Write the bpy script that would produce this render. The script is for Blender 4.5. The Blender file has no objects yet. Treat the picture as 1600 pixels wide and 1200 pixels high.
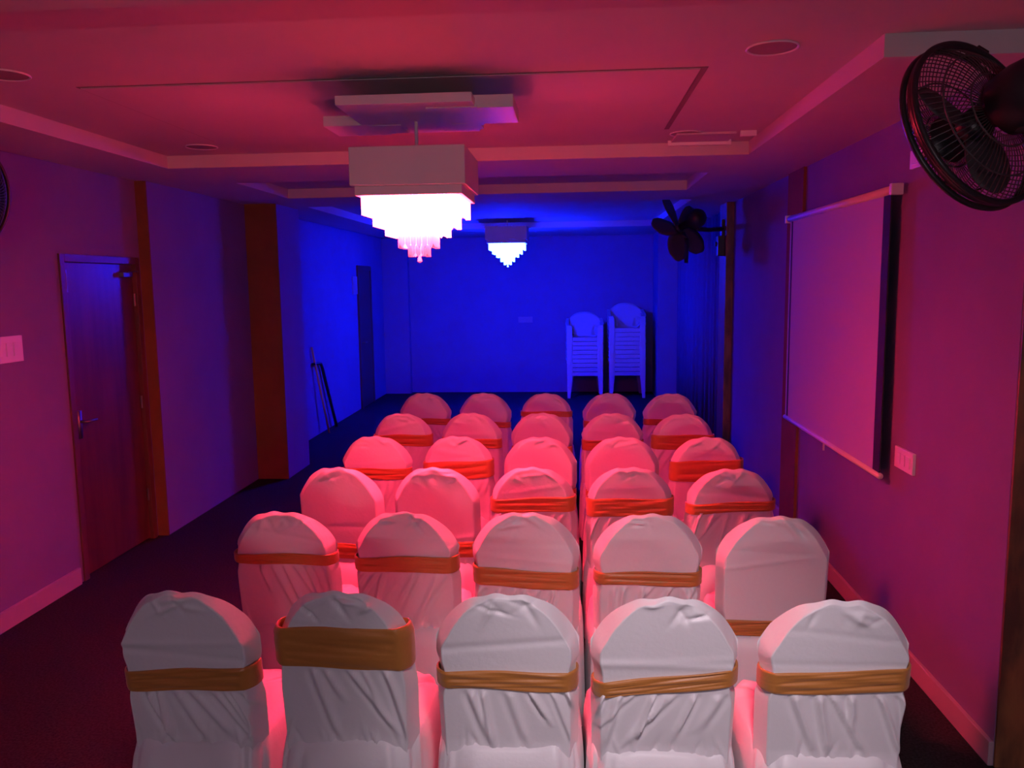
import bpy, bmesh, math, random
import numpy as np
from mathutils import Vector, Matrix
random.seed(7)
scene = bpy.context.scene
C = scene.collection

# ------------------------------------------------------------------ camera
FPX, PITCH, YAW, ROLL, HCAM = 1266.9, 0.1245, 0.0744, -0.0134, 1.884
_f = Vector((-math.sin(YAW)*math.cos(PITCH), math.cos(YAW)*math.cos(PITCH), -math.sin(PITCH)))
_r0 = Vector((math.cos(YAW), math.sin(YAW), 0)); _u0 = _r0.cross(_f)
_r = math.cos(ROLL)*_r0 + math.sin(ROLL)*_u0
_u = -math.sin(ROLL)*_r0 + math.cos(ROLL)*_u0
CAMP = Vector((0, 0, HCAM))
cd = bpy.data.cameras.new('camera'); cam = bpy.data.objects.new('camera', cd); C.objects.link(cam)
cd.sensor_fit = 'HORIZONTAL'; cd.sensor_width = 36; cd.lens = FPX/1600*36; cd.clip_start = .02
m = Matrix((_r, _u, -_f)).transposed().to_4x4(); m.translation = CAMP
cam.matrix_world = m
scene.camera = cam

def P(px, py, axis, val):
    """point where the ray through a photo pixel meets the plane axis = val"""
    d = _f*FPX + _r*(px-800) - _u*(py-600)
    t = (val-CAMP[axis])/d[axis]
    return CAMP + d*t

# ------------------------------------------------------------------ world, exposure
w = bpy.data.worlds.new('world'); scene.world = w; w.use_nodes = True
w.node_tree.nodes['Background'].inputs[0].default_value = (.03, .03, .04, 1)
w.node_tree.nodes['Background'].inputs[1].default_value = .02
vs = scene.view_settings
vs.view_transform = 'Standard'; vs.look = 'None'; vs.gamma = 1; vs.use_curve_mapping = False
vs.exposure = 0.0
scene.cycles.use_denoising = True
scene.cycles.max_bounces = 8
scene.cycles.sample_clamp_indirect = 6

RED, RED_L, RED_TIP = (1, .040, .092), 46.0, 2.6
BLUE, BLUE_L = (.004, .011, 1), 245.0
REAR_W, TUBE_L, GLOW_L = 160.0, 260.0, 330.0

# ------------------------------------------------------------------ materials
def mat(name, col, rough=.6, metal=0, noise=None, bump=None, sheen=0, spec=.5, emit=None, alpha=None, wood=None):
    """noise=(scale, amount): soft colour variation; bump=(scale, strength, distance); wood=(second colour, scale)"""
    M = bpy.data.materials.new(name); M.use_nodes = True
    nt = M.node_tree; b = nt.nodes['Principled BSDF']
    b.inputs['Base Color'].default_value = (*col, 1); b.inputs['Roughness'].default_value = rough
    b.inputs['Metallic'].default_value = metal; b.inputs['Specular IOR Level'].default_value = spec
    b.inputs['Sheen Weight'].default_value = sheen
    tc = nt.nodes.new('ShaderNodeTexCoord')
    if noise or wood:
        n = nt.nodes.new('ShaderNodeTexNoise'); n.inputs['Detail'].default_value = 5
        mix = nt.nodes.new('ShaderNodeMix'); mix.data_type = 'RGBA'
        if wood:
            mp = nt.nodes.new('ShaderNodeMapping'); mp.inputs['Scale'].default_value = wood[2]
            nt.links.new(tc.outputs['Object'], mp.inputs[0]); nt.links.new(mp.outputs[0], n.inputs['Vector'])
            n.inputs['Scale'].default_value = wood[1]; c2 = wood[0]
        else:
            nt.links.new(tc.outputs['Object'], n.inputs['Vector'])
            n.inputs['Scale'].default_value = noise[0]; c2 = tuple(c*(1-noise[1]) for c in col)
        rp = nt.nodes.new('ShaderNodeMapRange'); rp.inputs[1].default_value = .35; rp.inputs[2].default_value = .65
        nt.links.new(n.outputs['Fac'], rp.inputs[0]); nt.links.new(rp.outputs[0], mix.inputs['Factor'])
        mix.inputs['A'].default_value = (*col, 1); mix.inputs['B'].default_value = (*c2, 1)
        nt.links.new(mix.outputs['Result'], b.inputs['Base Color'])
    if bump:
        n2 = nt.nodes.new('ShaderNodeTexNoise'); n2.inputs['Scale'].default_value = bump[0]; n2.inputs['Detail'].default_value = 4
        nt.links.new(tc.outputs['Object'], n2.inputs['Vector'])
        bp = nt.nodes.new('ShaderNodeBump'); bp.inputs['Strength'].default_value = bump[1]; bp.inputs['Distance'].default_value = bump[2]
        nt.links.new(n2.outputs['Fac'], bp.inputs['Height']); nt.links.new(bp.outputs[0], b.inputs['Normal'])
    if emit:
        b.inputs['Emission Color'].default_value = (*emit[0], 1); b.inputs['Emission Strength'].default_value = emit[1]
    return M

M_WALL = mat('lavender wall paint', (.215, .175, .335), .85, noise=(3, .06), bump=(120, .15, .002), spec=.08)
M_TAN = mat('tan pillar paint', (.215, .105, .042), .85, noise=(4, .12), spec=.08)
M_WOODTRIM = mat('mottled wood laminate', (.30, .13, .05), .5, wood=((.10, .045, .025), 3.0, (4, 4, 1.2)))
M_CEIL = mat('white ceiling paint', (.58, .54, .54), .85, noise=(1.5, .05), spec=.15)
M_GAPSHADE = mat('painted gap shade', (.22, .18, .18), .9)
M_FLOOR = mat('dark carpet', (.030, .030, .030), .95, noise=(90, .5), bump=(300, .6, .004), spec=.1)
M_BASE = mat('baseboard paint', (.40, .30, .36), .6)
M_SATIN = mat('white satin cover', (.80, .76, .79), .42, bump=(55, .22, .004), sheen=.25)
M_SASH = mat('gold satin sash', (.50, .19, .04), .42, bump=(70, .3, .003), sheen=.2)
M_DOOR = mat('dark wood door', (.13, .05, .03), .35, wood=((.085, .032, .022), 2.2, (6, 6, .6)))
M_DOORF = mat('dark door frame', (.12, .05, .035), .45)
M_STEEL = mat('brushed steel', (.26, .24, .23), .5, metal=1)
M_WHITEP = mat('white plastic plate', (.82, .78, .78), .4)
M_BLACK = mat('black plastic', (.018, .018, .02), .38)
M_WIRE = mat('black wire', (.05, .045, .045), .5)
M_BLADE = mat('dark fan blade', (.055, .045, .05), .5)
M_MONO = mat('white monobloc plastic', (.50, .50, .52), .4)
M_SCREEN = mat('projection fabric', (.46, .40, .50), .8)
M_SCRBLK = mat('screen black border', (.012, .012, .013), .8)
M_TUBE = mat('off-white screen housing', (.75, .70, .68), .45)
M_CURT = mat('dark blue curtain', (.11, .10, .20), .9, spec=.1)
M_STICK = mat('bamboo stick', (.60, .42, .20), .6)
M_BOXW = mat('white lamp casing', (.80, .76, .76), .5, noise=(6, .04))
M_RED = mat('red lit crystal', (.9, .5, .55), .1, emit=(RED, RED_L))
M_GLOW = mat('added red glow plate', (.9, .5, .55), .4, emit=(RED, GLOW_L))  # glow of the plates added to throw red light down
M_REDT = mat('dim red glow crystal', (.9, .45, .5), .1, emit=(RED, RED_TIP))  # tip glass: weak emission imitates red light caught in it
M_BLUE = mat('blue lit crystal', (.5, .6, .9), .1, emit=(BLUE, BLUE_L))
M_LAMPOFF = mat('unlit lamp glass', (.30, .24, .24), .6)
M_LENS = mat('spot lamp lens', (.9, .9, .9), .3, emit=((1, .9, .92), 6))

# ------------------------------------------------------------------ mesh helpers
class MB:
    def __init__(s): s.v = []; s.f = []
    def add(s, verts, faces):
        o = len(s.v); s.v += [tuple(v) for v in verts]; s.f += [tuple(i+o for i in f) for f in faces]; return s
    def box(s, x0, x1, y0, y1, z0, z1):
        return s.add([(x0,y0,z0),(x1,y0,z0),(x1,y1,z0),(x0,y1,z0),(x0,y0,z1),(x1,y0,z1),(x1,y1,z1),(x0,y1,z1)],
                     [(3,2,1,0),(4,5,6,7),(0,1,5,4),(1,2,6,5),(2,3,7,6),(3,0,4,7)])
    def tube(s, pts, r, n=10, cap=True, closed=False):
        """pts: polyline; r: radius or list of radii"""
        pts = [Vector(p) for p in pts]; k = len(pts)
        rr = r if isinstance(r, (list, tuple)) else [r]*k
        vs_, fs = [], []
        prev = None
        for i, p in enumerate(pts):
            if closed: t = pts[(i+1) % k]-pts[i-1]
            else: t = pts[min(i+1, k-1)]-pts[max(i-1, 0)]
            t.normalize()
            if prev is None:
                a = t.orthogonal().normalized()
            else:
                a = (prev - t*prev.dot(t)).normalized()
            prev = a; b = t.cross(a)
            for j in range(n):
                an = 2*math.pi*j/n
                vs_.append(p + (a*math.cos(an)+b*math.sin(an))*rr[i])
        seg = k if closed else k-1
        for i in range(seg):
            for j in range(n):
                i2 = (i+1) % k
                fs.append((i*n+j, i*n+(j+1) % n, i2*n+(j+1) % n, i2*n+j))
        if cap and not closed:
            fs.append(tuple(reversed(range(n)))); fs.append(tuple((k-1)*n+j for j in range(n)))
        return s.add(vs_, fs)
    def lathe(s, prof, n=32, axis='z'):
        """prof: (radius, height) list, revolved about z"""
        vs_, fs = [], []
        for (r, h) in prof:
            for j in range(n):
                a = 2*math.pi*j/n; vs_.append((r*math.cos(a), r*math.sin(a), h))
        for i in range(len(prof)-1):
            for j in range(n):
                fs.append((i*n+j, i*n+(j+1) % n, (i+1)*n+(j+1) % n, (i+1)*n+j))
        fs.append(tuple(reversed(range(n)))); fs.append(tuple((len(prof)-1)*n+j for j in range(n)))
        return s.add(vs_, fs)
    def loft(s, rings, cap0=True, cap1=True):
        n = len(rings[0]); vs_ = [v for r in rings for v in r]; fs = []
        for i in range(len(rings)-1):
            for j in range(n):
                fs.append((i*n+j, i*n+(j+1) % n, (i+1)*n+(j+1) % n, (i+1)*n+j))
        if cap0: fs.append(tuple(reversed(range(n))))
        if cap1: fs.append(tuple((len(rings)-1)*n+j for j in range(n)))
        return s.add(vs_, fs)
    def xf(s, M, start=0):
        s.v = s.v[:start] + [tuple(M @ Vector(v)) for v in s.v[start:]]; return s
    def build(s, name, material, parent=None, smooth=False, bevel=0, loc=None):
        me = bpy.data.meshes.new(name); me.from_pydata(s.v, [], s.f)
        if bevel or True:
            bm = bmesh.new(); bm.from_mesh(me)
            bmesh.ops.recalc_face_normals(bm, faces=bm.faces)
            if bevel:
                bmesh.ops.bevel(bm, geom=[e for e in bm.edges if len(e.link_faces) == 2 and e.calc_face_angle() > .5],
                                offset=bevel, segments=2, affect='EDGES', profile=.6)
            bm.to_mesh(me); bm.free()
        me.materials.append(material)
        if smooth: me.polygons.foreach_set('use_smooth', [True]*len(me.polygons))
        o = bpy.data.objects.new(name, me); C.objects.link(o)
        if parent: o.parent = parent
        if loc: o.location = loc
        return o
def box(name, x0, x1, y0, y1, z0, z1, material, parent=None, bevel=0):
    return MB().box(x0, x1, y0, y1, z0, z1).build(name, material, parent, bevel=bevel)
def tag(o, label=None, cat=None, group=None, kind=None):
    if label: o['label'] = label
    if cat: o['category'] = cat
    if group: o['group'] = group
    if kind: o['kind'] = kind
    return o
def struct(o, label=None, cat=None): return tag(o, label, cat, kind='structure')
def thing(name, label, cat, loc=(0, 0, 0), rz=0, group=None):
    o = bpy.data.objects.new(name, None); C.objects.link(o); o.location = loc; o.rotation_euler = (0, 0, rz)
    o.empty_display_size = .1
    return tag(o, label, cat, group)
def copy_tree(o, parent=None):
    c = o.copy(); C.objects.link(c)
    if parent: c.parent = parent
    for ch in list(o.children): copy_tree(ch, c)
    return c

# ------------------------------------------------------------------ setting
XL, XL2, XLF = -3.16, -3.08, -3.215      # left wall: near bay, second bay, far bay
XR, XRN, XRF = 1.62, 1.98, 1.72         # right wall: main, near widening, far bay
YB, YR = 13.9, -3.3
ZS, ZC = 2.65, 2.73                     # soffit and tray ceiling heights
YJ, YP, YPE = 5.80, 7.60, 8.25          # left jog, left pillar start and end
YC = 3.05                               # right wall corner
DY0, DY1, DZ = 4.84, 5.77, 2.10         # left door

floor = struct(box('floor', XL-.1, XRN+.1, YR-.1, YB+.1, -.08, 0, M_FLOOR), 'dark carpeted floor under the chairs', 'floor')
wl = MB()
wl.box(XL-.12, XL, YR, DY0, 0, ZC); wl.box(XL-.12, XL, DY0, DY1, DZ, ZC); wl.box(XL-.12, XL, DY1, YJ, 0, ZC)
wl.box(XL-.12, XL2, YJ+.012, YP, 0, ZC)
wl.box(XL-.12, XL2+.302, YP+.012, YPE, 0, ZC)
wl.box(XL-.12, XLF, YPE, YB, 0, ZC)
wall_left = struct(wl.build('wall_left', M_WALL), 'left painted wall with wooden door and stepped pillar', 'wall')
box('pillar_face', XL, XL2+.003, YJ, YJ+.012, 0, ZS, M_TAN, wall_left)
box('pillar_face', XL2, XL2+.305, YP, YP+.012, 0, ZS, M_TAN, wall_left)
wr = MB()
wr.box(XR, XR+.12, YC+.012, 8.75, 0, ZC); wr.box(XRF, XRF+.12, 8.75, YB, 0, ZC)
wr.box(XR+.12, XRN, YC+.012, YC+.13, 0, ZC)
wall_right = struct(wr.build('wall_right', M_WALL), 'right painted wall behind the projection screen', 'wall')
box('pilaster', XR-.02, XR, 5.86, 6.26, 0, ZS, M_TAN, wall_right)
box('corner_panel', XR+.002, XRN, YC, YC+.012, 0, ZS, M_WOODTRIM, wall_right)
struct(box('wall_near', XRN, XRN+.12, YR, YC+.13, 0, ZC, M_WALL), 'short wall of the widened bay beside the camera', 'wall')
struct(box('wall_rear', XL-.12, XRN+.12, YR-.12, YR, 0, ZC, M_WALL), 'wall behind the camera', 'wall')
wb = MB(); wb.box(XL-.12, XRF+.12, YB, YB+.12, 0, ZC)
wall_back = struct(wb.build('wall_back', M_WALL), 'far end wall lit deep blue', 'wall')
box('pilaster', XLF, -2.78, YB-.16, YB, 0, ZS, M_WALL, wall_back)
pc0 = P(1027, 560, 1, 13.1).x
box('corner_column', pc0, XRF, 13.1, YB, 0, ZS, M_WALL, wall_back)
# wooden post at the end of the right wall
pz0 = P(1131, 500, 1, 8.40).x
struct(box('trim_1', pz0, XR, 8.36, 8.72, 0, ZS, M_WOODTRIM, bevel=.006), 'mottled brown wooden post at end of right wall', 'post')
# skirting boards
def skirting(name, boxes, label):
    b = MB()
    for q in boxes: b.box(*q)
    return struct(b.build(name, M_BASE, bevel=.004), label, 'baseboard')
skirting('baseboard_left', [(XL, XL+.022, YR, DY0-.05, 0, .11)], 'painted skirting board along the left wall')
skirting('baseboard_right', [(XR-.02, XR, YC+.01, 5.86, 0, .10), (XR-.02, XR, 6.26, 8.36, 0, .10)], 'painted skirting board along the right wall')

# ceiling with trays
ceiling = struct(box('ceiling', XL-.12, XRN+.12, YR-.12, YB+.12, ZC, ZC+.1, M_CEIL), 'white tray ceiling with lowered soffits and beams', 'ceiling')
def soffit(name, x0, x1, y0, y1): return box(name, x0, x1, y0, y1, ZS, ZC, M_CEIL, ceiling)
YT1, YT2a, YT2b, YT3a, YT3b = 5.24, 6.05, 7.17, 8.0, 11.7
soffit('beam', XL, XRN, 1.75, 2.26)
soffit('soffit', XL, -2.62, 2.26, YT1)
soffit('soffit', 1.095, XRN, YC, YT1)
soffit('beam', XL, XR, YT1, YT2a)
soffit('soffit', XL, -2.50, YT2a, YT2b); soffit('soffit', .985, XR, YT2a, YT2b)
soffit('beam', XL, XR, YT2b, YT3a)
soffit('soffit', XL, -2.60, YT3a, YT3b); soffit('soffit', 1.15, XRF, YT3a, YT3b)
soffit('beam', XL, XRF, YT3b, YB)
# inner ceiling panel with dark strips round it, painted as the shade of a gap
gx0, gx1, gy0, gy1 = -2.09, .55, 3.42, 4.76
box('ceiling_panel', gx0+.012, gx1-.03, gy0+.012, gy1-.012, ZC-.006, ZC, M_CEIL, ceiling)
g = MB(); zg = (ZC-.002, ZC)
g.box(gx0, gx1, gy0, gy0+.012, *zg); g.box(gx0, gx1, gy1-.012, gy1, *zg)
g.box(gx0, gx0+.012, gy0+.012, gy1-.012, *zg); g.box(gx1-.03, gx1, gy0+.012, gy1-.012, *zg)
g.build('gap_shade', M_GAPSHADE, ceiling)

# access hatch in the far right corner of the first tray
h = thing('ceiling_hatch', 'small white access hatch in the ceiling near the right far tray corner', 'hatch', (.78, 5.02, ZC))
MB().box(-.17, .17, -.13, .13, -.012, 0).build('panel', M_CEIL, h)
MB().box(-.19, .19, .13, .15, -.03, 0).build('frame', M_WHITEP, h)
MB().box(.19, .28, -.15, -.13, -.03, 0).build('frame', M_WHITEP, h)

def downlight(px, py, label):
    p = P(px, py, 2, ZC)
    t = thing('ceiling_downlight', label, 'downlight', (p.x, p.y, ZC), group='round ceiling downlights')
    MB().lathe([(.094, 0), (.096, -.004), (.093, -.007), (.088, -.005), (.087, 0)], 40).build('rim', M_WHITEP, t, smooth=True)
    MB().lathe([(.087, 0), (.086, -.003), (.03, -.004)], 40).build('lens', M_LAMPOFF, t)
downlight(1207, 74, 'unlit round downlight in ceiling above right chairs, near the black fan')
downlight(6, 116, 'unlit round downlight at the left edge of the picture')
downlight(315, 229, 'unlit round downlight near the far left corner of the tray ceiling')
downlight(1072, 208, 'unlit round downlight beside the small ceiling hatch')

# ------------------------------------------------------------------ chandeliers
def crystal_bar(w_, t_, h_):
    b = MB(); k = .28
    b.add([(-w_/2, 0, 0), (0, -t_, 0), (w_/2, 0, 0), (0, t_, 0), (-w_/2, 0, -h_*(1-k)), (0, -t_, -h_), (w_/2, 0, -h_*(1-k)), (0, t_, -h_)],
          [(0, 1, 5, 4), (1, 2, 6, 5), (2, 3, 7, 6), (3, 0, 4, 7), (0, 3, 2, 1), (4, 5, 6, 7)])
    return b
TIERS = [(.475, 15, .078), (.385, 12, .054), (.285, 9, .045), (.175, 6, .060), (.09, 3, .044)]
def chandelier(cx, cy, zb, s, label, m_lit, m_tip, single, m_glow):
    """zb: underside of the casing; s: scale"""
    t = thing('chandelier', label, 'chandelier', (cx, cy, zb), group='square crystal chandeliers')
    W = .287*s
    MB().box(-W, W, -W, W, .045*s, .232*s).build('casing', M_BOXW, t, bevel=.006)
    MB().box(-W*.93, W*.93, -W*.93, W*.93, 0, .045*s).build('casing_skirt', M_BOXW, t, bevel=.003)
    MB().tube([(0, 0, .232*s), (0, 0, ZC-zb)], .008, 12).build('hanging_rod', M_BOXW, t, smooth=True)
    z = 0
    for k, (wd, n, hh) in enumerate(TIERS):
        wd *= s; hh *= s; mm = m_lit if k < 3 else m_tip
        nxt = TIERS[k+1][0]*s if k+1 < len(TIERS) else 0
        if k < 4: MB().box(-wd/2+.012*s, wd/2-.012*s, -wd/2+.012*s, wd/2-.012*s, z-.012*s, z-.002*s).build('added_glow_plate', m_glow, t)  # added plate, glows to strengthen the light below each tier
        pw = wd/n
        base = crystal_bar(pw*.94, .010*s, hh+.014*s)
        if single:
            proto = base.build('crystal', mm, t)
            me = proto.data; first = True
        else: allb = MB()
        for side in range(4):
            for i in range(n):
                off = -wd/2+(i+.5)*pw
                M = Matrix.Rotation(side*math.pi/2, 4, 'Z') @ Matrix.Translation((off, -wd/2, z))
                if single:
                    if first: o = proto; first = False
                    else:
                        o = bpy.data.objects.new('crystal', me); C.objects.link(o); o.parent = t
                    o.matrix_local = M
                else:
                    allb.add([M @ Vector(v) for v in base.v], base.f)
        if not single: tag(allb.build('crystal_tier', mm, t), kind='stuff')
        z -= hh
    tip = MB().loft([[(r*math.cos(a), r*math.sin(a), zz) for a in [k*math.pi/3 for k in range(6)]]
                     for r, zz in ((.006*s, 0), (.008*s, -.030*s), (.014*s, -.050*s), (.004*s, -.056*s))])
    o = tip.build('crystal_drop', m_tip, t); o.location.z = z+.012*s
    return t
SC = .865
zb = P(640, 303, 1, 3.46).z
chandelier(P(652, 260, 1, 3.71).x, 3.71, zb, SC, 'large square crystal chandelier glowing red above the chairs', M_RED, M_REDT, True, M_GLOW)
bx = P(793, 381, 1, 11.3); s2 = .98
chandelier(bx.x, 11.3, bx.z, s2, 'small square chandelier glowing blue in far bay', M_BLUE, M_BLUE, False, M_BLUE)

# white stepped ceiling rose above the red chandelier
rose = thing('ceiling_rose', 'white overlapping rectangular slabs on ceiling above red chandelier', 'ceiling rose', (-.8, 4.1, ZC))
def slab(x0, x1, y0, y1, z0, z1): 
    MB().box(x0+.8, x1+.8, y0-4.1, y1-4.1, z0-ZC, z1-ZC).build('slab', M_BOXW, rose, bevel=.003)
ZR = 2.605
def rose_slab(x0, x1, yb_, dep, th, dz=0):
    # front lower edge at photo row yb_, on the plane z = ZR
    y_ = P((x0+x1)/2, yb_, 2, ZR+dz).y; a_, b_ = P(x0, yb_, 1, y_), P(x1, yb_, 1, y_)
    slab(a_.x, b_.x, y_, y_+dep, ZR+dz, ZR+dz+th)
rose_slab(523, 737, 161.5, .50, .038)
rose_slab(713, 802, 168, .34, .052, -.002)
rose_slab(665, 745, 168.5, .10, .012, -.004)
rose_slab(505, 592, 196.5, .26, .046, -.001)
rose_slab(580, 627, 196.5, .20, .013, -.003)
rose_slab(704, 751, 194, .14, .03, -.0015)
slab(-.95, -.45, 3.74, 4.15, ZR+.03, ZC-.0005)

# spot lamp behind the camera, the white light on the nearest chair backs
SL = Vector((.30, .55, 2.60)); ST = Vector((.30, 2.3, .66))
sl = thing('spot_lamp', 'white spot lamp on the ceiling above the camera', 'lamp', SL)
q = (ST-SL).to_track_quat('-Z', 'Y').to_matrix().to_4x4()
MB().lathe([(.075, .02), (.08, .0), (.08, .10), (.05, .17), (.02, .19)], 28).xf(q).build('shade', M_BLACK, sl, smooth=True)
MB().lathe([(.072, .024), (.0715, .03)], 28).xf(q).build('lens', M_LENS, sl)
MB().tube([(0, -.05, 0.08), (0, -.05, ZC-SL.z)], .012).build('stem', M_BLACK, sl)
ld = bpy.data.lights.new('lamp_bulb', 'SPOT'); ld.energy = REAR_W; ld.color = (1, .82, .89)
ld.spot_size = math.radians(47); ld.spot_blend = 1.0; ld.shadow_soft_size = .12
lo = bpy.data.objects.new('lamp_bulb', ld); C.objects.link(lo); lo.parent = sl
lo.matrix_local = q @ Matrix.Translation((0, 0, -.02))

# white tube lamp on the rear wall, behind the camera
M_TUBELIT = mat('lit tube lamp', (.9, .9, .9), .3, emit=((1, .82, .88), TUBE_L))
tl_ = thing('tube_lamp', 'white tube lamp on the wall behind the camera', 'lamp', (.45, YR+.06, 1.60))
MB().box(-.62, .62, -.06, -.025, -.03, .03).build('holder', M_WHITEP, tl_, bevel=.004)
MB().tube([(-.58, 0, 0), (.58, 0, 0)], .014, 10).build('tube', M_TUBELIT, tl_, smooth=True)
for sx in (-1, 1): MB().box(sx*.6-.02, sx*.6+.02, -.03, .016, -.018, .018).build('end_socket', M_WHITEP, tl_, bevel=.003)

# ------------------------------------------------------------------ left door
d = struct(thing('door_1', 'dark brown wooden door in left wall with steel bolt', 'door', (XL, (DY0+DY1)/2, 0)))
hw = (DY1-DY0)/2
fr = MB(); fr.box(-.10, .012, -hw, -hw+.05, 0, DZ); fr.box(-.10, .012, hw-.05, hw, 0, DZ); fr.box(-.10, .012, -hw+.05, hw-.05, DZ-.05, DZ)
fr.build('door_frame', M_DOORF, d, bevel=.003)
leaf = MB().box(-.055, -.02, -hw+.052, hw-.052, .012, DZ-.052).build('door_leaf', M_DOOR, d, bevel=.002)
lf = MB().box(-.02, -.006, -hw+.06, -hw+.09, 1.86, 2.0); lf.tube([(-.006, -hw+.075, 1.88), (-.006, -hw+.075, 1.98)], .006)
lf.build('tower_bolt', M_STEEL, leaf)
lf = MB().box(-.02, .0, -hw+.08, -hw+.12, .92, 1.10); lf.tube([(-.0, -hw+.10, 1.03), (.045, -hw+.10, 1.03), (.05, -hw+.20, 1.03)], .009)
lf.build('handle', M_STEEL, leaf, smooth=True)
lf = MB().box(-.02, .012, hw-.22, hw-.10, 1.96, 1.99); lf.tube([(.01, hw-.16, 1.995), (.015, hw-.03, 2.0)], .005)
lf.build('door_closer', M_STEEL, leaf)
for zz in (.3, 1.0, 1.75):
    MB().tube([(-.012, hw-.056, zz), (-.012, hw-.056, zz+.09)], .008).build('hinge', M_STEEL, leaf)
# far left door, seen edge on
y0, y1 = 12.05, 12.85
d2 = struct(thing('door_2', 'narrow dark door at the far end of left wall', 'door', (XLF, (y0+y1)/2, 0)))
hw = (y1-y0)/2
fr = MB(); fr.box(0, .03, -hw, -hw+.07, 0, 2.17); fr.box(0, .03, hw-.07, hw, 0, 2.17); fr.box(0, .03, -hw+.07, hw-.07, 2.10, 2.17)
fr.build('door_frame', M_DOORF, d2)
l2 = MB().box(.0, .022, -hw+.07, hw-.07, .01, 2.10).build('door_leaf', M_DOORF, d2)
MB().tube([(.02, -hw+.14, 1.0), (.07, -hw+.14, 1.0), (.07, -hw+.25, 1.0)], .009).build('handle', M_STEEL, l2)

# ------------------------------------------------------------------ wall plates
def plate(name, label, cat, c, size, normal, buttons, ma=None):
    ma = ma or M_WHITEP
    """c: centre on the wall; normal 'x+','x-','y-' ; size (width, height)"""
    t = thing(name, label, cat, c)
    rz = {'y-': 0, 'x+': math.pi/2, 'x-': -math.pi/2}[normal]; t.rotation_euler = (0, 0, rz)
    a, b = size
    MB().box(-a/2, a/2, -.016, 0, -b/2, b/2).build('back_plate', ma, t, bevel=.003)
    for k in range(buttons):
        x = (k-(buttons-1)/2)*a*.8/buttons
        MB().box(x-a*.33/buttons, x+a*.33/buttons, -.021, -.014, -b*.26, b*.26).build('switch', ma, t, bevel=.0015)
    return t
def px_plate(name, label, cat, x0, y0, x1, y1, axis, val, normal, buttons, ma=None):
    cx, cy = (x0+x1)/2, (y0+y1)/2
    c = P(cx, cy, axis, val); o = 1-axis
    wd = abs(P(x1, cy, axis, val)[o]-P(x0, cy, axis, val)[o]); ht = abs(P(cx, y1, axis, val).z-P(cx, y0, axis, val).z)
    plate(name, label, cat, c, (wd, ht), normal, buttons, ma)
px_plate('switch_board', 'wide pale switch board on left wall at picture edge', 'switch', -24, 526, 33, 568, 0, XL, 'x+', 4)
px_plate('switch_board', 'white switch board on right wall below the screen corner', 'switch', 1402, 702, 1431, 736, 0, XR, 'x-', 3)
px_plate('fan_regulator', 'small white plate high on right wall under the big fan', 'switch', 1427, 233, 1446, 262, 0, XR, 'x-', 1)
px_plate('socket_plate', 'small socket plate on far blue wall left of stacked chairs', 'socket', 810, 495, 832, 504, 1, YB, 'y-', 2, M_BASE)
px_plate('notice_plate', 'small pale plate on far left wall beside the dark door', 'switch', 550, 432, 557, 460, 0, XLF, 'x+', 1, M_BASE)
px_plate('socket_plate', 'tiny pale plate low on the curtained right bay', 'socket', 1097, 558, 1104, 573, 0, XRF-.02, 'x-', 1)

# ------------------------------------------------------------------ projection screen on the right wall
XS = XR-.055
sa, sb = P(1393, 310, 0, XS), P(1236, 342, 0, XS)      # near and far top corners
ya, yb = sa.y, sb.y
zt = (sa.z+sb.z)/2; zbm = P(1376, 748, 0, XS).z
ps = thing('projection_screen', 'pull-down projection screen with black edge on right wall', 'projection screen', (XS, (ya+yb)/2, zbm))
hy = (yb-ya)/2; H = zt-zbm
MB().tube([(0, -hy-.05, H+.02), (0, hy+.05, H+.02)], .022, 16).build('roller_housing', M_TUBE, ps, smooth=True)
for sgn in (-1, 1):
    MB().box(-.027, .032, sgn*(hy+.05)-.014, sgn*(hy+.05)+.014, H-.008, H+.047).build('end_cap', M_WHITEP, ps, bevel=.004)
fab = MB().box(-.002, .002, -hy+.09, hy-.07, .02, H).build('screen_fabric', M_SCREEN, ps)
MB().box(-.003, .003, -hy, -hy+.09, .02, H).build('black_border', M_SCRBLK, ps)
MB().box(-.003, .003, hy-.07, hy-.035, .02, H).build('black_border', M_SCRBLK, ps)
MB().box(-.003, .003, hy-.035, hy, .02, H).build('white_edge', M_SCREEN, ps)
MB().tube([(0, -hy-.01, .01), (0, hy+.01, .01)], .016, 12).build('weight_bar', M_TUBE, ps, smooth=True)
MB().tube([(0, 0, 0), (0, 0, -.05)], .006, 8).build('pull_handle', M_TUBE, ps)

# ------------------------------------------------------------------ curtain along the far right bay
n = 190; v, f = [], []
ln = 13.06-8.76
for i in range(n+1):
    yy = 8.76+ln*i/n
    dx = .022*math.sin(i*.9)+.012*math.sin(i*.37+1)
    for zz in (.02, ZS-.02):
        v.append((XRF-.045+dx, yy, zz))
for i in range(n): f.append((2*i, 2*i+2, 2*i+3, 2*i+1))
cu = MB().add(v, f).build('curtain', M_CURT, smooth=True)
sm = cu.modifiers.new('thick', 'SOLIDIFY'); sm.thickness = .006
tag(cu, 'dark pleated curtain along the right wall of the blue bay', 'curtain')

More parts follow.
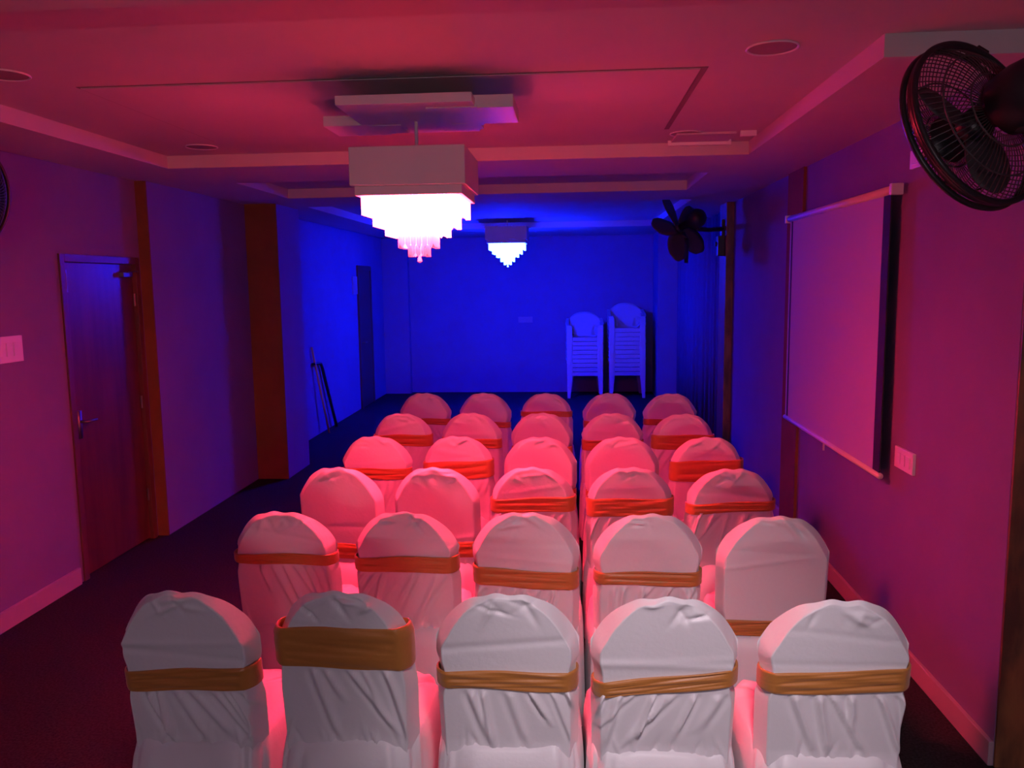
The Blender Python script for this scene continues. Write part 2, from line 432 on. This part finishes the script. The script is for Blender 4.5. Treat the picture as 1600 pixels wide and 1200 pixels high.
# ------------------------------------------------------------------ fans
def make_fan(R, nblades, cage, blade_len=.80, blade_w=.42, mz=0):
    """fan parts in local space, facing +Z, motor behind at -Z; returns list of (name, mesh builder, material, smooth)"""
    parts = []
    if cage:
        def wires(zf, nrad, rings, r0):
            b = MB()
            for k in range(nrad):
                a = 2*math.pi*k/nrad
                pts = []
                for i in range(7):
                    r = r0+(R-r0)*i/6
                    pts.append((r*math.cos(a), r*math.sin(a), zf*(1-(max(0, r-r0)/(R-r0))**2.6)))
                b.tube(pts, .0016, 4, cap=False)
            for r in rings:
                zz = zf*(1-(max(0, r-r0)/(R-r0))**2.6)
                b.tube([(r*math.cos(2*math.pi*k/48), r*math.sin(2*math.pi*k/48), zz) for k in range(48)], .0028, 5, closed=True)
            return b
        parts.append(('front_grille', wires(.085, 72, (R*.35, R*.7), .07), M_WIRE, False))
        parts.append(('back_grille', wires(-.085, 72, (R*.45, R*.75), .075), M_WIRE, False))
        rim = MB()
        for zz in (-.02, .02):
            rim.tube([(R*math.cos(2*math.pi*k/64), R*math.sin(2*math.pi*k/64), zz) for k in range(64)], .009, 8, closed=True)
        rp = [(R-.003, -.02), (R+.003, -.02), (R+.003, .002), (R-.003, .002)]
        rim.loft([[(r_*math.cos(2*math.pi*k/64), r_*math.sin(2*math.pi*k/64), h_) for k in range(64)] for r_, h_ in rp+rp[:1]], False, False)
        parts.append(('rim', rim, M_BLACK, True))
        parts.append(('badge', MB().lathe([(.07, .080), (.07, .090), (.05, .096), (.01, .098)], 32), M_BLACK, True))
        parts.append(('rim_clip', MB().box(-.02, .02, R-.006, R+.02, -.022, .022), M_BLACK, False))
    for k in range(nblades):
        a0 = 2*math.pi*k/nblades
        b = MB(); rows = 9; vs_ = []
        for i in range(rows):
            t = i/(rows-1); r = .04+(R*blade_len-.04)*t
            hwid = R*blade_w*(.35+.65*math.sin(math.pi*min(1, .22+.78*t)**1.2)**.7)*(.62+.38*t)
            if i == rows-1: hwid *= .45
            for j in range(5):
                s_ = (j/4-.5)*2
                vs_.append((r-abs(s_)**2*hwid*.18, s_*hwid, s_*hwid*.42*(1-.4*t)))
        fs = [(i*5+j, i*5+j+1, (i+1)*5+j+1, (i+1)*5+j) for i in range(rows-1) for j in range(4)]
        off = len(vs_); vs2 = [(x, y, z-.004) for x, y, z in vs_]
        fs2 = [tuple(reversed([q+off for q in ff])) for ff in fs]
        edge = [0, 1, 2, 3, 4]+[i*5+4 for i in range(1, rows)]+[(rows-1)*5+j for j in (3, 2, 1, 0)]+[i*5 for i in range(rows-2, 0, -1)]
        side = [(edge[i], edge[(i+1) % len(edge)], edge[(i+1) % len(edge)]+off, edge[i]+off) for i in range(len(edge))]
        b.add(vs_+vs2, fs+fs2+side).xf(Matrix.Rotation(a0, 4, 'Z'))
        parts.append(('blade', b, M_BLADE, True))
    parts.append(('hub', MB().lathe([(.045, -.03), (.048, .02), (.03, .035), (.005, .04)], 28), M_BLACK, True))
    parts.append(('motor', MB().lathe([(.03, -.03), (.045, -.085-mz), (.085, -.10-mz), (.092, -.16-mz), (.088, -.20-mz), (.065, -.235-mz), (.02, -.245-mz)], 32), M_BLACK, True))
    return parts
def place_fan(name, label, centre, normal, roll, R, nb, cage, wall_pt, group=None, **kw):
    t = thing(name, label, 'fan', centre, group=group)
    zq = Vector(normal).normalized(); xq = Vector((0, 0, 1)).cross(zq).normalized(); yq = zq.cross(xq)
    M = Matrix((xq, yq, zq)).transposed().to_4x4() @ Matrix.Rotation(roll, 4, 'Z')
    for nm, b, ma, smz in make_fan(R, nb, cage, **kw):
        b.xf(M).build(nm, ma, t, smooth=smz)
    mot = M @ Vector((0, 0, -.17-kw.get('mz', 0))); wp = Vector(wall_pt)-Vector(centre)
    joint = mot + Vector((0, 0, -.10))
    arm = MB(); arm.tube([mot, mot+Vector((0, 0, -.06)), joint], [.03, .028, .03], 14)
    mid = joint.lerp(wp, .45); mid.z = min(joint.z, wp.z)
    arm.tube([joint, mid, wp], [.024, .021, .024], 12)
    arm.build('arm', M_BLACK, t, smooth=True)
    dirw = Vector((1, 0, 0)) if wp.x > 0 else Vector((-1, 0, 0))
    MB().box(wp.x-.03 if wp.x > 0 else wp.x, wp.x if wp.x > 0 else wp.x+.03, wp.y-.05, wp.y+.05, wp.z-.09, wp.z+.09).build('wall_bracket', M_BLACK, t, bevel=.006)
    return t
def fan_normal(px, py, ix, iy, c):
    """normal pointing away from the viewer by cos=c, image-plane part along (ix, iy) in pixels"""
    v = (_f*FPX + _r*(px-800) - _u*(py-600)).normalized()
    e = (_r*ix - _u*iy); e = (e - v*e.dot(v)).normalized()
    return v*c + e*math.sqrt(1-c*c)
fc = P(1521, 196, 1, 2.47)
place_fan('wall_fan', 'large black caged wall fan at the top right corner', fc, fan_normal(1521, 196, -.87, .5, .52), .4, .243, 3, True,
          (XRN, fc.y-.16, fc.z-.06), 'black wall fans', blade_len=.86, blade_w=.30)
# left fan, only its rim reaches into the picture
fl = Vector((-2.825, 3.66, 2.32))
place_fan('wall_fan', 'black wall fan mostly outside the left picture edge', fl, (.9, -.10, -.15), .2, .25, 3, True,
          (XL, 3.35, 2.20), 'black wall fans', blade_len=.88, blade_w=.40)
# far fan on the wooden post, without a cage
ff = P(1060, 357, 1, 8.22)
nrm = fan_normal(1060, 357, -.87, .48, .62)
place_fan('wall_fan', 'dark open-bladed fan on wooden post before the blue bay', ff, nrm, .05, .385, 5, False,
          (pz0, 8.50, P(1130, 357, 1, 8.45).z), 'black wall fans', blade_len=.95, blade_w=.34, mz=.08)
ch = P(1073, 392, 1, 8.2)
rg = thing('fan_pull', 'short black pull rod hanging below the far fan', 'fan control', P(1072, 411, 1, 8.18))
hz = P(1072, 372, 1, 8.18).z-P(1072, 411, 1, 8.18).z
MB().tube([(0, 0, 0), (0, 0, hz*.55), (.012, 0, hz)], [.02, .024, .012], 10).build('grip', M_BLACK, rg, smooth=True)
MB().tube([(.012, 0, hz), (-.03, .02, hz+.02), (-.06, .03, hz+.035)], .012, 8).build('link', M_BLACK, rg, smooth=True)
bq = P(1127, 384, 1, 8.42)
sw = thing('fan_switch_box', 'small black switch box on the wooden post', 'switch', (pz0, 8.48, bq.z))
MB().box(-.07, 0, -.05, .05, -.10, .10).build('case', M_BLACK, sw, bevel=.006)
MB().lathe([(.025, 0), (.022, .02)], 16).xf(Matrix.Translation((-.07, 0, .02)) @ Matrix.Rotation(-math.pi/2, 4, 'Y')).build('knob', M_BLACK, sw)

# ------------------------------------------------------------------ stick and bent pipe leaning on the far left wall
b0 = P(508, 676, 2, 0); b0.x = max(b0.x, XLF+.10)
st = MB().tube([(0, 0, 0), P(487, 543, 0, XLF+.02)-b0], .014, 10).build('wooden_stick', M_STICK, None, True)
st.location = b0; tag(st, 'thin tan wooden stick leaning beside the left pillar', 'stick')
b0 = P(521, 666, 2, 0); b0.x = max(b0.x, XLF+.06)
tp = P(502, 569, 0, XLF+.03)-b0
te = P(489, 569, 0, XLF+.03)-b0
pts = [Vector((0, 0, .0)), tp*.5, tp*.94, tp+(te-tp)*.06, tp+(te-tp)*.25+Vector((0, 0, .01)), te]
pp = MB().tube(pts, [.02, .02, .022, .022, .02, .016], 10).build('bent_pipe', M_BLACK, None, True)
pp.location = b0; tag(pp, 'black pipe with bent top leaning on far left wall', 'pipe')

# ------------------------------------------------------------------ stacked plastic armchairs
def make_monobloc():
    t = thing('plastic_armchair', '', 'chair')
    W, D = .25, .22
    # seat with front apron
    s_ = MB(); nx, ny = 10, 10; vs_, fs = [], []
    for j in range(ny+1):
        for i in range(nx+1):
            x = -W+2*W*i/nx; y = -D+2*D*j/ny
            vs_.append((x*(1-.12*j/ny), y, .42-.03*(j/ny)-.012*math.cos(math.pi*(i/nx-.5))))
    fs = [(j*(nx+1)+i, j*(nx+1)+i+1, (j+1)*(nx+1)+i+1, (j+1)*(nx+1)+i) for j in range(ny) for i in range(nx)]
    s_.add(vs_, fs)
    off = [(x, y, z-.012) for x, y, z in vs_]; s_.add(off, [tuple(reversed(q)) for q in fs])
    s_.box(-W, W, -D-.012, -D+.006, .362, .425); 
    for sx in (-1, 1): s_.box(sx*W-.006, sx*W+.006, -D, D*.9, .355, .41)
    s_.build('seat', M_MONO, t)
    # backrest: curved sheet with rounded top
    b = MB(); n, mrow = 14, 10; vs_ = []
    for j in range(mrow+1):
        for i in range(n+1):
            u = -1+2*i/n; hgt = .40+ (.42-.17*abs(u)**2.6)*j/mrow
            k = j/mrow; hwid = .20+.10*min(1, k*2.0)
            vs_.append((u*hwid, D-.01+.10*k-.05*u*u*(.4+.6*k), hgt))
    fs = [(j*(n+1)+i, j*(n+1)+i+1, (j+1)*(n+1)+i+1, (j+1)*(n+1)+i) for j in range(mrow) for i in range(n)
          if not (1 <= j <= 4 and i in (1, 2, n-2, n-3))]
    b.add(vs_, fs); ob = b.build('backrest', M_MONO, t, smooth=True)
    md = ob.modifiers.new('thick', 'SOLIDIFY'); md.thickness = .010
    for sx in (-1, 1):
        a = MB()
        pts = [(sx*.272, -D+.02, .61), (sx*.285, -.08, .635), (sx*.285, .08, .66), (sx*.278, D-.02, .69), (sx*.27, D+.04, .71)]
        rings = []
        for (x, y, z) in pts: rings.append([(x-.028, y, z-.008), (x+.028, y, z-.008), (x+.028, y, z+.008), (x-.028, y, z+.008)])
        a.loft(rings); a.build('armrest', M_MONO, t, bevel=.004)
        # front leg runs up to the arm, rear leg splays back
        l = MB(); rings = []
        for z, x, y, wd in ((0, .262, -D-.05, .024), (.40, .245, -D-.008, .046), (.58, .25, -D+.02, .044), (.615, .255, -D+.03, .036)):
            rings.append([(sx*x-wd, y-.014, z), (sx*x+wd, y-.014, z), (sx*x+wd*.9, y+.026, z), (sx*x-wd*.9, y+.026, z)])
        l.loft(rings).build('leg', M_MONO, t, bevel=.004)
        l = MB(); rings = []
        for z, x, y, wd in ((0, .255, D+.07, .024), (.40, .205, D-.01, .034)):
            rings.append([(sx*x-wd, y-.018, z), (sx*x+wd, y-.018, z), (sx*x+wd, y+.018, z), (sx*x-wd, y+.018, z)])
        l.loft(rings).build('leg', M_MONO, t, bevel=.004)
    return t
mono = make_monobloc(); used = False
ords = ['bottom', 'second from bottom', 'third from bottom', 'fourth from bottom', 'fifth from bottom', 'sixth from bottom', 'seventh from bottom',
        'eighth from bottom', 'ninth from bottom', 'tenth from bottom', 'eleventh from bottom']
for nm, pxc, cnt, dy in (('left shorter', 914, 9, 0), ('right taller', 979.5, 11, .02)):
    base = P(pxc, 560, 1, 13.3)
    for k in range(cnt):
        o = copy_tree(mono) if used else mono
        used = True
        o.location = (base.x+random.uniform(-.004, .004), 13.38+dy+.006*k, .070*k)
        pos = 'topmost' if k == cnt-1 else ords[k]
        tag(o, 'plastic armchair, %s in the %s stack at the far wall' % (pos, nm), 'chair', 'stacked plastic armchairs')

# ------------------------------------------------------------------ covered banquet chairs
HW, ZTOP, ZSH, TH = .226, .95, .166, .040
TILT = math.tan(math.radians(6.5))
def lean(V):
    V = V.copy(); V[..., 1] -= np.maximum(0, V[..., 2]-.45)*TILT; return V
def grid_faces(nu, nv, off=0, flip=False):
    out = []
    for j in range(nv-1):
        for i in range(nu-1):
            a = off+j*nu+i; q = (a, a+1, a+nu+1, a+nu)
            out.append(q[::-1] if flip else q)
    return out
def ztop(x): return ZTOP-ZSH*(np.abs(x)/HW)**2.7
def folds(X, Z, rng, zs, sh):
    """drape folds below the sash, gathers at the crown"""
    D = np.zeros_like(X)
    zlo = zs-sh/2; sgn = rng.choice([-1, 1]); x0 = -.20+rng.uniform(0, .08)
    base = sgn*rng.uniform(.25, .6)
    while x0 < .26:                                    # pleats sweeping down from the sash
        sl = base+rng.normal(0, .18); wd = rng.uniform(.007, .014); am = rng.uniform(.006, .017)
        d_ = (X-x0-.06*sgn*-1+sl*(zlo-Z))/math.sqrt(1+sl*sl)
        tri = np.exp(-(d_/wd)**2)-.55*np.exp(-((d_-wd*1.5*sgn)/(wd*.8))**2)
        ln = rng.uniform(.12, .30)
        D += am*tri*np.clip((zlo-Z)/.02, 0, 1)*np.clip((Z-max(.42, zlo-ln))/.06, 0, 1)
        x0 += rng.uniform(.025, .085)
    D *= np.clip((zs-sh/2-Z)/.01, 0, 1); D0 = D; D = np.zeros_like(X)
    for k in range(rng.integers(6, 11)):               # crumple under the crown
        x0 = rng.uniform(-.10, .10); z0 = ztop(np.array(x0))-rng.uniform(.01, .06); an = rng.uniform(-1.2, 1.2)
        l_, wd, am = rng.uniform(.02, .06), rng.uniform(.005, .012), rng.uniform(-.011, .011)
        a = (X-x0)*math.cos(an)+(Z-z0)*math.sin(an); c = -(X-x0)*math.sin(an)+(Z-z0)*math.cos(an)
        D += am*np.exp(-(a/l_)**2-(c/wd)**2)
    for k in range(2):                                 # long soft tension lines above the sash
        z0 = rng.uniform(zs+.04, .86); sl = rng.normal(0, .12); am = rng.uniform(-.003, .003)
        D += am*np.exp(-((Z-z0-sl*X)/.012)**2)
    for k in range(rng.integers(8, 14)):               # puckers where the cover meets the seat
        x0 = rng.uniform(-.2, .2); D0 += rng.uniform(-.008, .008)*np.exp(-((X-x0-.3*(Z-.445)*rng.normal())/.006)**2-((Z-.445)/rng.uniform(.02, .05))**2)*(Z < zs-sh/2)
    return D0+D*np.clip((Z-zs-sh/2-.004)/.02, 0, 1)
def back_cover(rng, zs, res, sh):
    nu, nv = int(84*res)+6, int(92*res)+6
    u = np.linspace(-1, 1, nu); a = np.sign(u)*(1-(1-np.abs(u))**1.5)
    vv = np.linspace(0, 1, nv); b = 1-(1-vv)**1.45
    A, B = np.meshgrid(a, b); z0 = .40
    X = A*HW; ZT = ztop(X)+.004*np.sin(X*70+rng.uniform(0, 6))*np.exp(-(X/.11)**2)
    Z = z0+B*(ZT-z0)
    waist = 1-.045*np.exp(-((Z-zs)/max(.05, sh*.75))**4)-.02*np.clip((.62-Z)/.2, 0, 1)
    slope = ZSH*2.7/HW*(np.abs(X)/HW)**1.7
    d1 = HW-np.abs(X); d2 = (ZT-Z)/np.sqrt(1+slope**2)
    bw = .012+.024*np.clip((np.abs(A)-.2)/.6, 0, 1)
    g1, g2 = np.clip(1-d1/.030, 0, 1), np.clip(1-d2/bw, 0, 1)
    e_ = np.clip((g1**4+g2**4)**.25, 0, 1); pe = -.72+1.47*np.clip((np.abs(A)-.22)/.62, 0, 1)**1.3
    e2 = np.clip((e_-.10)/.90, 0, 1); pb = -1+(pe+1)*e2**1.05
    fr_ = np.clip(1-np.minimum(d1*2, d2)/.07, 0, 1)
    pf = 1+(pe-1)*fr_**2.2
    edge = np.clip((1-np.abs(A))/.10, 0, 1)*np.clip((ZT-Z)/.02, 0, 1)
    ridge = .0028*np.exp(-((e_-.06)/.10)**2)
    Dq = folds(X, Z, rng, zs, sh)
    back = np.stack([X*waist, TH*pb-(Dq*1.2+ridge)*edge, Z], -1)
    front = np.stack([X*waist, TH*pf, Z], -1)
    V = np.concatenate([lean(back).reshape(-1, 3), lean(front).reshape(-1, 3)])
    F = grid_faces(nu, nv)+grid_faces(nu, nv, nu*nv, True)
    return V, F
def seat_cover(rng, res):
    n = int(120*res); th = np.linspace(0, 2*math.pi, n, endpoint=False)
    c, s_ = np.cos(th), np.sin(th); e = .38
    sx = np.sign(c)*np.abs(c)**e; sy = np.sign(s_)*np.abs(s_)**e
    rings = []; nf = rng.integers(13, 18); ph = rng.uniform(0, 6); ph2 = rng.uniform(0, 6)
    yc = .20
    for (z, hx, hyf, hyb, am) in ((.452, .10, .12, .10, 0), (.448, .185, .19, .17, 0), (.436, .216, .225, .238, .000), (.420, .226, .235, .256, .003),
                                  (.37, .233, .24, .278, .006), (.28, .238, .246, .298, .009), (.15, .241, .254, .318, .011), (.012, .243, .26, .33, .013)):
        hy_ = np.where(sy > 0, hyf, hyb)
        rip = 1+am*(np.sin(nf*th+ph)+.6*np.sin((nf*2-3)*th+ph2))*4*.45
        x = np.clip(sx*hx*rip, -.2465, .2465)
        rings.append(np.stack([x, yc+sy*hy_*rip, np.full(n, z)+(.005*np.sin(5*th+ph)+.006*np.sin(11*th+ph2))*(z > .1)*(z < .47)], -1))
    V = np.concatenate(rings); F = []
    for i in range(len(rings)-1):
        for j in range(n):
            F.append((i*n+j, (i+1)*n+j, (i+1)*n+(j+1) % n, i*n+(j+1) % n))
    F.append(tuple(range(n)))
    return V, F
def sash_band(rng, zc, ht, tilt, res):
    n = int(110*res)+20; mrow = 22; th = np.linspace(0, 2*math.pi, n, endpoint=False)
    c, s_ = np.cos(th), np.sin(th)
    cor = np.array([(-.86, -1.04), (.86, -1.04), (.965, -.35), (.99, .55), (.95, 1), (-.95, 1), (-.99, .55), (-.965, -.35), (-.86, -1.04)], float)
    cor[:, 0] *= HW; cor[:, 1] *= TH
    sg = np.concatenate([[0], np.cumsum(np.hypot(*np.diff(cor, axis=0).T))]); tt = np.linspace(0, sg[-1], n, endpoint=False)
    cx, cy = np.interp(tt, sg, cor[:, 0]), np.interp(tt, sg, cor[:, 1])
    for _ in range(2): cx = (np.roll(cx, 1)+2*cx+np.roll(cx, -1))/4; cy = (np.roll(cy, 1)+2*cy+np.roll(cy, -1))/4
    sx = cx/HW; ox, oy = np.gradient(cy), -np.gradient(cx)
    ox[0] = ox[1]; oy[0] = oy[1]; ox[-1] = ox[-2]; oy[-1] = oy[-2]; nl = np.hypot(ox, oy)+1e-9; ox /= nl; oy /= nl
    fade = np.clip((.84-np.abs(sx))/.1, .15, 1)
    ph = rng.uniform(0, 6, 4); k1 = rng.uniform(-3, 3); k2 = rng.uniform(-5, 5)
    pinch = rng.uniform(.0, .2); pside = rng.choice([-1, 1])
    rows = []
    for j in range(mrow+1):
        v = j/mrow-.5
        bulge = .003*math.sqrt(max(0, 1-(2*v)**8))
        hh = ht*(1-pinch*np.clip(pside*sx, 0, 1))
        wr = .0016*np.sin(13*v+k1*sx*2+ph[0])-.0032*np.exp(-(np.mod(v*2.2+k2*.10*sx+ph[1], 1)-.5)**2/.012)-.0022*np.exp(-(np.mod(v*3.1-k1*.14*sx+ph[2], 1)-.5)**2/.01)
        o_ = .0055+bulge+wr*fade
        z = zc+tilt*cx+hh*v+.0025*np.sin(4*sx+ph[3])*(abs(v) > .4)
        od = np.clip((ZTOP-(zc+ht*v))/ZSH, .02, 1)**.37; sc_ = .45+.55*min(1, float(od)*1.06)
        rows.append(np.stack([(cx*.974+ox*o_)*sc_, cy+oy*o_, z], -1))
    rows2 = [np.stack([r[:, 0]*.985, r[:, 1]*.90, r[:, 2]], -1) for r in (rows[-1], rows[0])]
    allr = rows+rows2; V = lean(np.concatenate(allr)); F = []
    m_ = len(allr)
    for i in range(m_-1):
        for j in range(n):
            F.append((i*n+j, i*n+(j+1) % n, (i+1)*n+(j+1) % n, (i+1)*n+j))
    return V, F
def obj_np(name, V, F, material, parent):
    me = bpy.data.meshes.new(name); me.from_pydata(V.tolist(), [], F); me.materials.append(material)
    me.polygons.foreach_set('use_smooth', [True]*len(me.polygons))
    o = bpy.data.objects.new(name, me); C.objects.link(o); o.parent = parent
    return o
CH = [  # apex pixel of each chair, sash (y left, y right of its middle, height) in pixels
 [(293, 920, 1067, 1062, 37), (537, 918, 1010, 1015, 68), (790, 922, 1063, 1069, 31), (1037, 928, 1080, 1064, 27), (1303, 932, 1070, 1066, 36)],
 [(447, 797, 872, 875, 17), (635, 797, 882, 883, 25), (820, 797, 902, 910, 28), (1010, 800, 904, 907, 22), (1207, 805, 986, 986, 24)],
 [(533, 729, 862, 866, 24), (682, 729, 862, 862, 24), (832, 728, 791, 787, 22), (982, 728, 794, 793, 27), (1138, 731, 796, 790, 15)],
 [(591, 680, 741, 741, 17), (717, 680, 737, 733, 27), (843, 682, 776, 776, 18), (970, 682, 780, 780, 18), (1100, 682, 737, 737, 33)],
 [(632, 645, 688, 688, 17), (738, 644, 692, 694, 14), (846, 644, 706, 706, 14), (955, 645, 696, 696, 15), (1064, 647, 691, 691, 21)],
 [(667, 613, 659, 659, 9), (759, 613, 664, 664, 9), (853, 614, 647, 647, 8), (950, 614, 664, 664, 10), (1044, 615, 660, 660, 9)]]
ROWN = ['nearest row', 'second nearest row', 'third nearest row', 'fourth nearest row', 'fifth nearest row', 'farthest row']
COLN = ['leftmost', 'second from left', 'middle one', 'second from right', 'rightmost']
for i, row in enumerate(CH):
    yrow = np.mean([P(q[0], q[1], 2, ZTOP).y for q in row])
    res = (1.0, .85, .65, .5, .45, .4)[i]
    for j, (px, py, sl_, sr_, sh_) in enumerate(row):
        rng = np.random.default_rng(100+i*10+j)
        ap = P(px+.020*(px-830), py, 2, ZTOP)
        ay = ap.y*.6+yrow*.4
        org = Vector((ap.x, ay+(ZTOP-.45)*TILT, 0))
        hgt_s = sh_*ay/FPX*1.12
        zl = P(px-60*2.36/ay, sl_, 1, ay-.02).z; zr = P(px+60*2.36/ay, sr_, 1, ay-.02).z
        zc = (zl+zr)/2; tl = (P(px+100*2.36/ay, sr_, 1, ay-.02).z-P(px-100*2.36/ay, sl_, 1, ay-.02).z)/(200*2.36/FPX)
        hidden = (i, j) in ((3, 2), (3, 3), (4, 2), (5, 1), (5, 3))
        kind = 'wide gold sash' if sh_*ay > 150 else ('narrow gold sash' if sh_*ay < 70 else 'gold sash')
        t = thing('banquet_chair', 'white covered chair%s, %s in the %s' % ('' if hidden else ' with '+kind, COLN[j], ROWN[i]), 'chair', org,
                  rng.normal(0, .02), 'covered banquet chairs')
        V, F = back_cover(rng, zc, res, hgt_s); obj_np('backrest_cover', V, F, M_SATIN, t)
        V, F = seat_cover(rng, max(.5, res)); obj_np('seat_cover', V, F, M_SATIN, t)
        V, F = sash_band(rng, zc, hgt_s, tl, res); tag(obj_np('sash', V, F, M_SASH, t), 'gold satin sash tied round the backrest')
